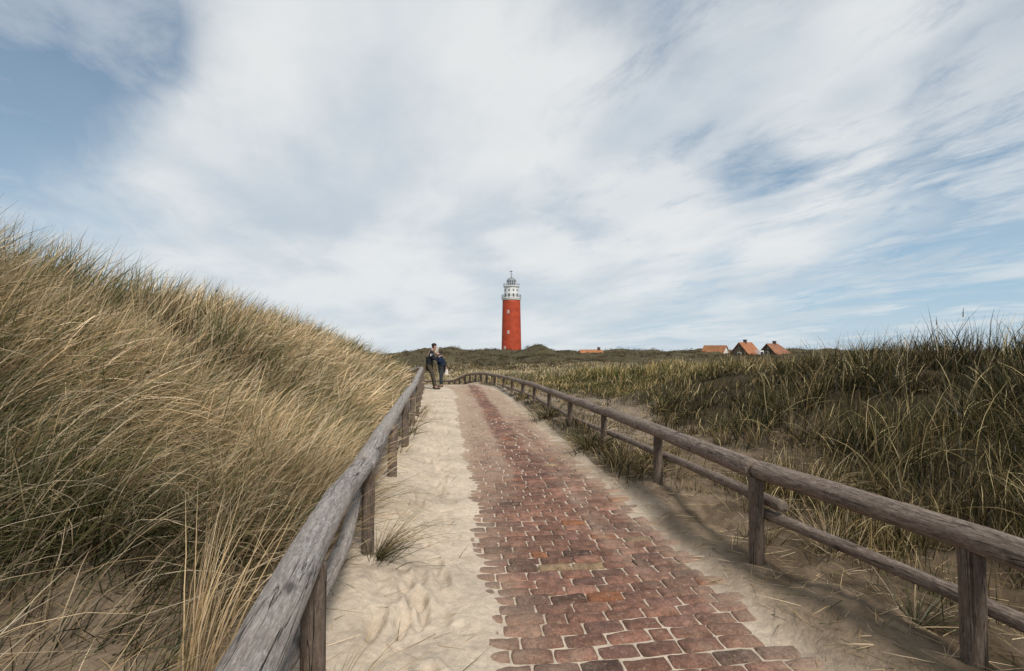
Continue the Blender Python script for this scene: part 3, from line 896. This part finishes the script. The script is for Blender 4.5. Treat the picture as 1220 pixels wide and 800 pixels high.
tuft_px('round dark tuft on the right sand bank, farthest of those by the fence', 652, 10.9, 220, .5, .35, R(200), 1.4, .5, 1.0, r=.2, seed=308, dark=.7, wid=.012)
tuft_px('pale arching tuft in front of the dark right bank, above the rail', 965, 5.4, 150, .62, .75, R(95), .9, .5, 1.2, r=.10, seed=309, dark=.85, wid=.007)


# ------------------------------------------------------------------ dark scrub on the far dunes
def build_scrub():
    rng = np.random.default_rng(33)
    N = 9000
    v = rng.uniform(58, 205, N); az = rng.uniform(R(-30), R(62), N); u = v * np.tan(az)
    keep = (rng.random(N) < sst(55, 95, v) * (.35 + .65 * sst(.38, .55, fbm(u * .06, v * .06, 66, 3)))) & (np.abs(u) < 260)
    u, v = u[keep], v[keep]; n = len(u)
    z = height(u, v)
    rad = rng.uniform(.5, 1.5, n); hh = rng.uniform(.35, 1.0, n) * (.7 + .5 * vnoise(u * .1, v * .1, 67))
    k = 26
    i = np.repeat(np.arange(n), k); m = len(i)
    th = rng.uniform(0, 6.28, m); ph = np.arccos(rng.uniform(0, 1, m)); q = rng.uniform(.6, 1, m)
    c = np.stack([u[i] + rad[i] * q * np.sin(ph) * np.cos(th), v[i] + rad[i] * q * np.sin(ph) * np.sin(th), z[i] - .05 + hh[i] * q * np.cos(ph)], -1)
    sz = rng.uniform(.10, .30, m)[:, None]
    a = rng.normal(0, 1, (m, 3)); b = rng.normal(0, 1, (m, 3))
    a /= np.linalg.norm(a, axis=1)[:, None]; b /= np.linalg.norm(b, axis=1)[:, None]
    V = np.stack([c, c + a * sz, c + b * sz], 1).reshape(-1, 3)
    F = np.arange(3 * m).reshape(-1, 3)
    pal = np.array([(.095, .058, .030), (.075, .060, .028), (.042, .034, .019), (.15, .10, .05), (.22, .16, .085)])
    pc = pal[np.clip((fbm(u * .05, v * .05, 68, 3) * 9 - 2.4 + rng.normal(0, .9, n)).astype(int), 0, 4)]
    col = np.repeat((pc[i] * rng.uniform(.6, 1.3, (m, 1))), 3, 0)
    o = np_mesh('dune_scrub', V, F, M_SCRUB, col=col, smooth=False)
    tag(o, 'low dark brown scrub covering the far dunes below the lighthouse', 'scrub', kind='stuff')


build_scrub()


# ------------------------------------------------------------------ lighthouse
def build_lighthouse():
    d = 219; u, v = at(609.3, d)
    zb = -3.6
    red = plain('lighthouse_red', (.40, .058, .022), .6, var=.2, scale=.5)
    white = plain('lighthouse_white', (.72, .72, .70), .6, var=.06, scale=1)
    grey = plain('lead_grey', (.24, .25, .26), .5, var=.15)
    dark = plain('dark_iron', (.035, .037, .04), .5)
    glass = plain('lantern_glass', (.12, .15, .17), .08, var=.05, spec=.6)
    root = thing('lighthouse', 'tall red round lighthouse with white lantern room on the horizon', 'lighthouse', (u, v, zb), -YAW)
    z = lambda m: m - .6 - zb        # heights above the photo's visible foot
    rt = 22.6
    bm = bmesh.new()
    prof = [(4.72, 0)] + [(4.34 - (4.34 - 3.86) * t, z(-.0) + t * rt) for t in np.linspace(0, 1, 24)]
    add_lathe(bm, prof, 64); bm_obj('tower', bm, red, root, smooth=True)
    bm = bmesh.new(); add_lathe(bm, [(3.9, z(22.55)), (4.1, z(22.7)), (4.18, z(23.2)), (4.35, z(23.35)), (4.35, z(23.65)), (3.0, z(23.66))], 64); bm_obj('cornice', bm, white, root)
    bm = bmesh.new()
    add_lathe(bm, [(3.08, z(23.6)), (3.08, z(28.2)), (3.42, z(28.35)), (3.55, z(28.55)), (3.55, z(28.85)), (2.0, z(28.95))], 48); dr = bm_obj('lantern_room', bm, white, root)
    for k in range(10):
        a = 2 * math.pi * k / 10 + .3
        for zz, hgt, w in ((26.9, 1.0, .75), (24.7, 1.4, .8)):
            bm = bmesh.new(); add_box(bm, (3.06 * math.sin(a), -3.06 * math.cos(a), z(zz)), (w, .14, hgt), a)
            bm_obj('window', bm, dark if zz < 26 else grey, dr)
    # gallery railing round the cornice and the one round the upper lip
    for rr, z0, hgt, npst, tb in ((4.2, 23.65, 1.25, 28, .07), (3.45, 28.85, .95, 20, .05)):
        bm = bmesh.new()
        for k in range(npst):
            a = 2 * math.pi * k / npst
            add_tube(bm, (rr * math.cos(a), rr * math.sin(a), z(z0)), (rr * math.cos(a), rr * math.sin(a), z(z0 + hgt)), tb, 6)
        for hf in (.5, 1.0):
            for k in range(40):
                a = 2 * math.pi * k / 40; b = 2 * math.pi * (k + 1) / 40
                add_tube(bm, (rr * math.cos(a), rr * math.sin(a), z(z0 + hgt * hf)), (rr * math.cos(b), rr * math.sin(b), z(z0 + hgt * hf)), tb, 6)
        bm_obj('railing', bm, grey, root)
    bm = bmesh.new(); add_lathe(bm, [(1.95, z(28.9)), (1.95, z(31.0)), (1.9, z(31.05))], 24); gl = bm_obj('lantern_glass', bm, glass, root)
    bm = bmesh.new()
    for k in range(12):
        a = 2 * math.pi * k / 12
        add_tube(bm, (1.99 * math.cos(a), 1.99 * math.sin(a), z(28.9)), (1.99 * math.cos(a), 1.99 * math.sin(a), z(31.1)), .10, 6)
    bm_obj('glazing_bar', bm, white, gl)
    bm = bmesh.new(); add_lathe(bm, [(2.2, z(31.0)), (2.15, z(31.2)), (1.85, z(31.75)), (1.35, z(32.2)), (.7, z(32.5)), (.4, z(32.6)), (.4, z(33.0)), (.2, z(33.1))], 24)
    dome = bm_obj('dome', bm, grey, root, smooth=False)
    bm = bmesh.new(); add_tube(bm, (0, 0, z(33.0)), (0, 0, z(35.7)), .08); add_box(bm, (0, 0, z(34.0)), (1.3, .1, .13)); add_box(bm, (-.3, 0, z(35.2)), (.8, .08, .4)); add_box(bm, (.45, 0, z(35.2)), (.7, .08, .12))
    bm_obj('weather_vane', bm, dark, root)
    # pale window surrounds up the shaft
    for xo, zz in ((-1.3, 17.35), (-1.3, 8.6), (-2.85, 1.9)):
        rr = 4.34 - .48 * zz / rt
        a = math.asin(xo / rr)
        y = -rr * math.cos(a)
        fr = bmesh.new(); add_box(fr, (xo, y, z(zz)), (.95, .30, 1.5), a); f = bm_obj('window', fr, plain('pink_stained_trim', (.55, .40, .37)), root, bevel=.05)
        pn = bmesh.new(); add_box(pn, (xo + .16 * -math.sin(-a), y - .16 * math.cos(a), z(zz)), (.62, .06, 1.15), a); bm_obj('pane', pn, plain('pale_pane', (.50, .40, .38), .3), f)


build_lighthouse()


# ------------------------------------------------------------------ houses behind the right bank
def tile_material(name, a, b):
    m, t, p = material(name)
    co = t.node('ShaderNodeTexCoord').outputs['Object']
    n = t.noise(co, .9, 5, .65); n2 = t.noise(co, 6, 3, .6)
    w = t.node('ShaderNodeTexWave', ins={'Vector': co, 'Scale': 2.2, 'Distortion': .4}); w.bands_direction = 'X'
    c = t.mix(t.ramp(n, .35, .65), a, b); c = t.mix(t.ramp(n2, .5, .75, 0, .5), c, tuple(x * .45 for x in a))
    c = t.mix(t.math('MULTIPLY', w.outputs[1], .25), c, tuple(x * .5 for x in b))
    t.put(p.inputs['Base Color'], c); p.inputs['Roughness'].default_value = .8
    t.put(p.inputs['Normal'], t.bump(w.outputs[1], .6, .05))
    return m


def house(label, px, d, zr, L, half, rise, rz, roofmat, wallmat, gables, chim, hip=False, dormer=None, wallh=2.6, wname='house'):
    """ridge along local x; zr = height of the ridge above the world origin."""
    u, v = at(px, d)
    zb = zr - rise - wallh
    root = thing(wname, label, 'house', (u, v, zb), -YAW + rz)
    bm = bmesh.new(); add_box(bm, (0, 0, wallh / 2), (L - .5, half * 2 - .6, wallh)); bm_obj('wall', bm, wallmat, root)
    hx = L / 2; x1 = hx - (half * .8 if hip else 0)
    for sgn, gm in zip((-1, 1), gables):
        if hip and sgn > 0: continue
        bm = bmesh.new(); x = sgn * (hx - .27)
        vs = [bm.verts.new(q) for q in ((x, -half + .3, wallh + .003), (x, half - .3, wallh + .003), (x, 0, wallh + rise - .3))]
        f = bm.faces.new(vs); g = bmesh.ops.extrude_face_region(bm, geom=[f]); bmesh.ops.translate(bm, verts=[e for e in g['geom'] if isinstance(e, bmesh.types.BMVert)], vec=(-sgn * .2, 0, 0))
        go = bm_obj('gable', bm, gm, root)
        bm = bmesh.new(); add_box(bm, (sgn * (hx - .25), -.1, wallh + rise * .3), (.14, 1.3, 1.3)); wn = bm_obj('window', bm, plain('white_trim', (.7, .7, .68)), go)
        bm = bmesh.new(); add_box(bm, (sgn * (hx - .17), -.1, wallh + rise * .3), (.05, .95, 1.0)); bm_obj('pane', bm, plain('dark_glass', (.03, .035, .04), .15), wn)
    bm = bmesh.new(); th = .22
    def slab(q):
        vs = [bm.verts.new(p) for p in q]; f = bm.faces.new(vs)
        g = bmesh.ops.extrude_face_region(bm, geom=[f]); bmesh.ops.translate(bm, verts=[e for e in g['geom'] if isinstance(e, bmesh.types.BMVert)], vec=(0, 0, th))
    e = .35; ze = wallh - e * rise / half
    slab([(-hx, -half - e, ze), (hx, -half - e, ze), (x1, 0, wallh + rise), (-hx, 0, wallh + rise)])
    slab([(hx, half + e, ze), (-hx, half + e, ze), (-hx, 0, wallh + rise), (x1, 0, wallh + rise)])
    if hip: slab([(hx, -half - e, ze), (hx, half + e, ze), (x1, 0, wallh + rise)])
    rf = bm_obj('roof', bm, roofmat, root)
    if chim is not None:
        bm = bmesh.new(); add_box(bm, (chim, 0, wallh + rise + .3), (.9, .8, 1.3)); add_box(bm, (chim, 0, wallh + rise + 1.0), (1.05, .95, .16))
        bm_obj('chimney', bm, plain('chimney_brick', (.09, .06, .05), .9), rf)
    if dormer:
        x, w, h = dormer
        bm = bmesh.new(); add_box(bm, (x, -half * .55, wallh + rise * .34), (w, half * .8, h)); dm = bm_obj('dormer', bm, plain('dormer_white', (.72, .72, .70)), rf)
        bm = bmesh.new(); add_box(bm, (x, -half * .952, wallh + rise * .36), (w * .7, .08, h * .45)); wn = bm_obj('window', bm, plain('dark_glass', (.03, .035, .04), .15), dm)
    return root


T1 = tile_material('orange_tiles', (.46, .21, .095), (.34, .145, .07))
T2 = tile_material('red_tiles', (.45, .19, .085), (.33, .13, .062))
T3 = tile_material('mottled_tiles', (.38, .165, .085), (.24, .12, .075))
W_WHITE = plain('white_render', (.72, .70, .66)); W_BRN = plain('brown_brick', (.11, .085, .065), .9); W_DK = plain('dark_boards', (.07, .06, .05), .9)
zr = lambda py, d: EYE + (414 - py) / 600 * d
house('small orange roofed house with white right gable, leftmost on the right horizon', 852, 172, zr(412.4, 172), 8.6, 3.3, 4.2, R(-55), T1, W_WHITE, (W_BRN, W_WHITE), None)
house('red roofed house with brown front gable and white dormer, middle of three', 888, 165, zr(408.8, 165), 8.6, 4.4, 5.2, R(38), T2, W_BRN, (W_BRN, W_BRN), -.2, dormer=(2.4, 2.6, 1.9))
house('low red hip roofed house with dark gable, rightmost of three on the horizon', 924, 175, zr(410.2, 175), 9.4, 4.6, 4.6, R(26), T3, W_WHITE, (W_DK, W_DK), -.6, hip=True)
house('long orange roof with dark chimney half hidden behind the far dune', 704, 185, zr(417.4, 185), 8.5, 3.2, 2.6, R(4), T1, W_WHITE, (W_WHITE, W_WHITE), 2.9)


# ------------------------------------------------------------------ people
def skin(name, joints, edges, mat, parent, sub=2, flat=None):
    """joints: {key: (x, y, z, r)}; one continuous surface grown along the edges (first key is the root)."""
    keys = list(joints)
    me = bpy.data.meshes.new(name)
    me.from_pydata([joints[k][:3] for k in keys], [(keys.index(a), keys.index(b)) for a, b in edges], [])
    o = bpy.data.objects.new(name, me); C.objects.link(o); o.parent = parent
    me.materials.append(mat)
    sk = o.modifiers.new('Skin', 'SKIN'); sk.use_smooth_shade = True
    dat = me.skin_vertices[0].data
    for i, k in enumerate(keys):
        r = joints[k][3]; dat[i].radius = r if isinstance(r, tuple) else (r, r)
    dat[0].use_root = True
    s = o.modifiers.new('Subdivision', 'SUBSURF'); s.levels = sub; s.render_levels = sub
    return o


def lerp(a, b, t): return tuple(a[i] + (b[i] - a[i]) * t for i in range(3))


def person(label, loc, J, cols, bald=False, hat=False):
    """J: joints in the person's own frame, facing +x. Arms hold something in front."""
    root = thing('person', label, 'person', loc)
    sk_m = plain('skin', (.46, .27, .20), .6); jk = plain('jacket', cols['jacket'], .85, var=.25); tr = plain('trousers', cols['trousers'], .9, var=.25)
    hr = plain('hair', cols['hair'], .8); sh = plain('shoes', cols['shoes'], .7)
    b = {k: (*J[k], r) for k, r in (('pelvis', (.13, .16)), ('waist', (.11, .145)), ('chest', (.115, .175)), ('neckb', (.065, .065)), ('neck', (.055, .055)), ('head0', (.078, .07)), ('head1', (.095, .078)), ('head2', (.075, .066)))}
    e = [('pelvis', 'waist'), ('waist', 'chest'), ('chest', 'neckb'), ('neckb', 'neck'), ('neck', 'head0'), ('head0', 'head1'), ('head1', 'head2')]
    for s in ('l', 'r'):
        for k, r in (('hip', .088), ('knee', .058), ('ankle', .036), ('toe', .024), ('shoulder', .058), ('elbow', .042), ('wrist', .028)): b[k + s] = (*J[k + s], r)
        e += [('pelvis', 'hip' + s), ('hip' + s, 'knee' + s), ('knee' + s, 'ankle' + s), ('ankle' + s, 'toe' + s), ('chest', 'shoulder' + s), ('shoulder' + s, 'elbow' + s), ('elbow' + s, 'wrist' + s)]
        # palm and five fingers
        w = Vector(J['wrist' + s]); fw = (w - Vector(J['elbow' + s])).normalized(); side = Vector((0, 0, 1)).cross(fw)
        side = side.normalized() if side.length > .1 else Vector((0, 1, 0)); dn = fw.cross(side)
        pm = w + fw * .07; b['palm' + s] = (*pm, (.034, .02)); e.append(('wrist' + s, 'palm' + s))
        for i, (so_, ln) in enumerate(((-.03, .07), (-.01, .08), (.01, .075), (.03, .06))):
            a = pm + side * so_ + fw * .03; c = a + fw * ln * .5 - dn * .01; t_ = c + fw * ln * .25 - dn * ln * .45
            for nm, q in (('a', a), ('b', c), ('c', t_)): b[f'f{i}{nm}{s}'] = (*q, .0095)
            e += [('palm' + s, f'f{i}a{s}'), (f'f{i}a{s}', f'f{i}b{s}'), (f'f{i}b{s}', f'f{i}c{s}')]
        sd = 1 if s == 'l' else -1
        a = w + fw * .04 - side * .035 * sd; c = a + fw * .03 - side * .02 * sd - dn * .015
        b['ta' + s] = (*a, .011); b['tb' + s] = (*c, .0095); e += [('wrist' + s, 'ta' + s), ('ta' + s, 'tb' + s)]
    body = skin('body', b, e, sk_m, root)
    # face: nose, eyes, mouth, ears on the head, looking along the head's own forward
    H = Vector(J['head1']); upv = (Vector(J['head2']) - Vector(J['head0'])).normalized(); fwd = Vector((0, 1, 0)).cross(upv); fwd = fwd if fwd.x > 0 else -fwd
    def blobs(nm, lst, m):
        bm = bmesh.new()
        for c, r in lst: bmesh.ops.create_uvsphere(bm, u_segments=10, v_segments=8, radius=1, matrix=Matrix.Translation(c) @ Matrix.Diagonal((*r, 1)))
        return bm_obj(nm, bm, m, root, smooth=True)
    sd = Vector((0, 1, 0))
    dk = plain('eye', (.03, .02, .02), .3)
    for s in (-1, 1):
        blobs('eye', [(H + fwd * .086 + sd * .03 * s - upv * .005, (.011, .014, .009))], dk)
        blobs('ear', [(H + sd * .08 * s - fwd * .01 - upv * .02, (.022, .012, .034))], sk_m)
    blobs('nose', [(H + fwd * .104 - upv * .03, (.02, .013, .022))], sk_m)
    blobs('mouth', [(H + fwd * .085 - upv * .068, (.012, .026, .007))], plain('lips', (.30, .12, .10), .5))
    hm = Vector(J['head2'])
    blobs('hair', [(hm - fwd * .022 + upv * .005, (.106, .092, .075)), (H - fwd * .045, (.075, .087, .09))] + ([(H + fwd * .0 - upv * .03 + sd * .05 * s, (.06, .045, .09)) for s in (-1, 1)] if hat else []), hr)
    # clothes follow the body as one surface each
    jj = {'waist': (*J['waist'], (.135, .175)), 'pelvis': (*lerp(J['pelvis'], J['waist'], .15), (.15, .19)), 'chest': (*J['chest'], (.145, .20)), 'col': (*lerp(J['neckb'], J['neck'], .35), (.082, .08))}
    ee = [('waist', 'pelvis'), ('waist', 'chest'), ('chest', 'col')]
    for s in ('l', 'r'):
        for k, r in (('shoulder', .078), ('elbow', .062)): jj[k + s] = (*J[k + s], r)
        jj['cuff' + s] = (*lerp(J['elbow' + s], J['wrist' + s], .92), .047)
        ee += [('chest', 'shoulder' + s), ('shoulder' + s, 'elbow' + s), ('elbow' + s, 'cuff' + s)]
    skin('jacket', jj, ee, jk, root)
    tt = {'pelvis': (*J['pelvis'], (.145, .175))}; ee = []
    for s in ('l', 'r'):
        tt['hip' + s] = (*J['hip' + s], .108); tt['knee' + s] = (*J['knee' + s], .078); tt['hem' + s] = (*lerp(J['knee' + s], J['ankle' + s], .93), .066)
        ee += [('pelvis', 'hip' + s), ('hip' + s, 'knee' + s), ('knee' + s, 'hem' + s)]
    skin('trousers', tt, ee, tr, root)
    for s in ('l', 'r'):
        a = J['ankle' + s]; t_ = J['toe' + s]
        f = (Vector(t_) - Vector(a)); f.z = 0; f.normalize()
        h0 = Vector((a[0], a[1], .05)) - f * .05
        skin('shoe', {'m': (*(h0 + f * .12), (.045, .045)), 'h': (*h0, (.045, .05)), 't': (*(h0 + f * .24 - Vector((0, 0, .012))), (.04, .034)), 'a': (*(h0 + f * .05 + Vector((0, 0, .06))), (.05, .05))},
             [('m', 'h'), ('m', 't'), ('h', 'a')], sh, root)
    return root


def build_people():
    d = 19.6
    um, vm = at(517.5, d); zg = hz(um, vm)
    J = {'pelvis': (-.20, 0, .93), 'waist': (-.20, 0, 1.08), 'chest': (-.15, 0, 1.32), 'neckb': (-.08, 0, 1.50), 'neck': (-.05, 0, 1.54), 'head0': (.0, 0, 1.585), 'head1': (.02, 0, 1.66), 'head2': (.01, 0, 1.715),
         'hipl': (-.19, .095, .88), 'hipr': (-.19, -.095, .88), 'kneel': (-.05, .10, .48), 'kneer': (-.03, -.10, .47), 'anklel': (.0, .10, .085), 'ankler': (.06, -.10, .085),
         'toel': (.16, .115, .04), 'toer': (.22, -.12, .04), 'shoulderl': (-.12, .19, 1.42), 'shoulderr': (-.12, -.19, 1.42), 'elbowl': (-.02, .24, 1.16), 'elbowr': (-.02, -.24, 1.16),
         'wristl': (.19, .10, 1.27), 'wristr': (.19, -.10, 1.27)}
    m = person('man in black jacket and olive trousers leaning on the left rail, head bowed', (um, vm, zg), J,
               {'jacket': (.012, .014, .020), 'trousers': (.062, .052, .037), 'hair': (.035, .022, .016), 'shoes': (.05, .035, .028)})
    bm = bmesh.new(); add_box(bm, (-.10, -.258, 1.33), (.10, .015, .09), R(10))
    bm_obj('shoulder_patch', bm, plain('patch', (.45, .46, .48)), m, bevel=.006)
    # second person bends towards him
    u2, v2 = at(526, 20.9); z2 = hz(u2, v2)
    K = {'pelvis': (-.02, 0, .84), 'waist': (.0, 0, .98), 'chest': (.06, 0, 1.20), 'neckb': (.13, 0, 1.36), 'neck': (.16, 0, 1.39), 'head0': (.21, 0, 1.42), 'head1': (.235, 0, 1.49), 'head2': (.225, 0, 1.545),
         'hipl': (-.02, .085, .80), 'hipr': (-.02, -.085, .80), 'kneel': (.02, .09, .44), 'kneer': (.0, -.09, .44), 'anklel': (-.02, .09, .085), 'ankler': (.03, -.09, .085),
         'toel': (.13, .10, .04), 'toer': (.18, -.10, .04), 'shoulderl': (.08, .17, 1.29), 'shoulderr': (.08, -.17, 1.29), 'elbowl': (.04, .22, 1.04), 'elbowr': (-.10, -.23, 1.06),
         'wristl': (.24, .10, 1.16), 'wristr': (-.17, -.22, .84)}
    w = person('fair haired person in navy jacket facing the man, holding a pale bag', (u2, v2, z2), K,
               {'jacket': (.010, .020, .050), 'trousers': (.035, .042, .045), 'hair': (.48, .41, .34), 'shoes': (.10, .07, .05)}, hat=True)
    w.rotation_euler = (0, 0, math.pi)
    # the bag one of them holds
    bx = (u2 + .17, v2 + .22, z2 + .84 - .36)
    bag = thing('bag', 'pale carrier bag hanging from the hand of the person in navy', 'bag', bx)
    bm = bmesh.new(); add_box(bm, (0, 0, .13), (.24, .11, .24))
    for q in bm.verts:
        if q.co.z > .2: q.co.x *= .82; q.co.y *= .5
    bm_obj('pouch', bm, plain('bag_cloth', (.66, .60, .55), .85), bag, bevel=.03)
    bm = bmesh.new()
    for y in (-.02, .02):
        add_tube(bm, (-.09, y, .25), (0, y * .3, .355), .008, 6); add_tube(bm, (.09, y, .25), (0, y * .3, .355), .008, 6)
    bm_obj('handle', bm, plain('bag_handle', (.40, .34, .28), .85), bag)


build_people()

sc = bpy.context.scene
sc.view_settings.view_transform = 'Standard'; sc.view_settings.look = 'None'; sc.view_settings.exposure = 0; sc.view_settings.gamma = 1
sc.cycles.max_bounces = 6; sc.cycles.diffuse_bounces = 3; sc.cycles.transmission_bounces = 4
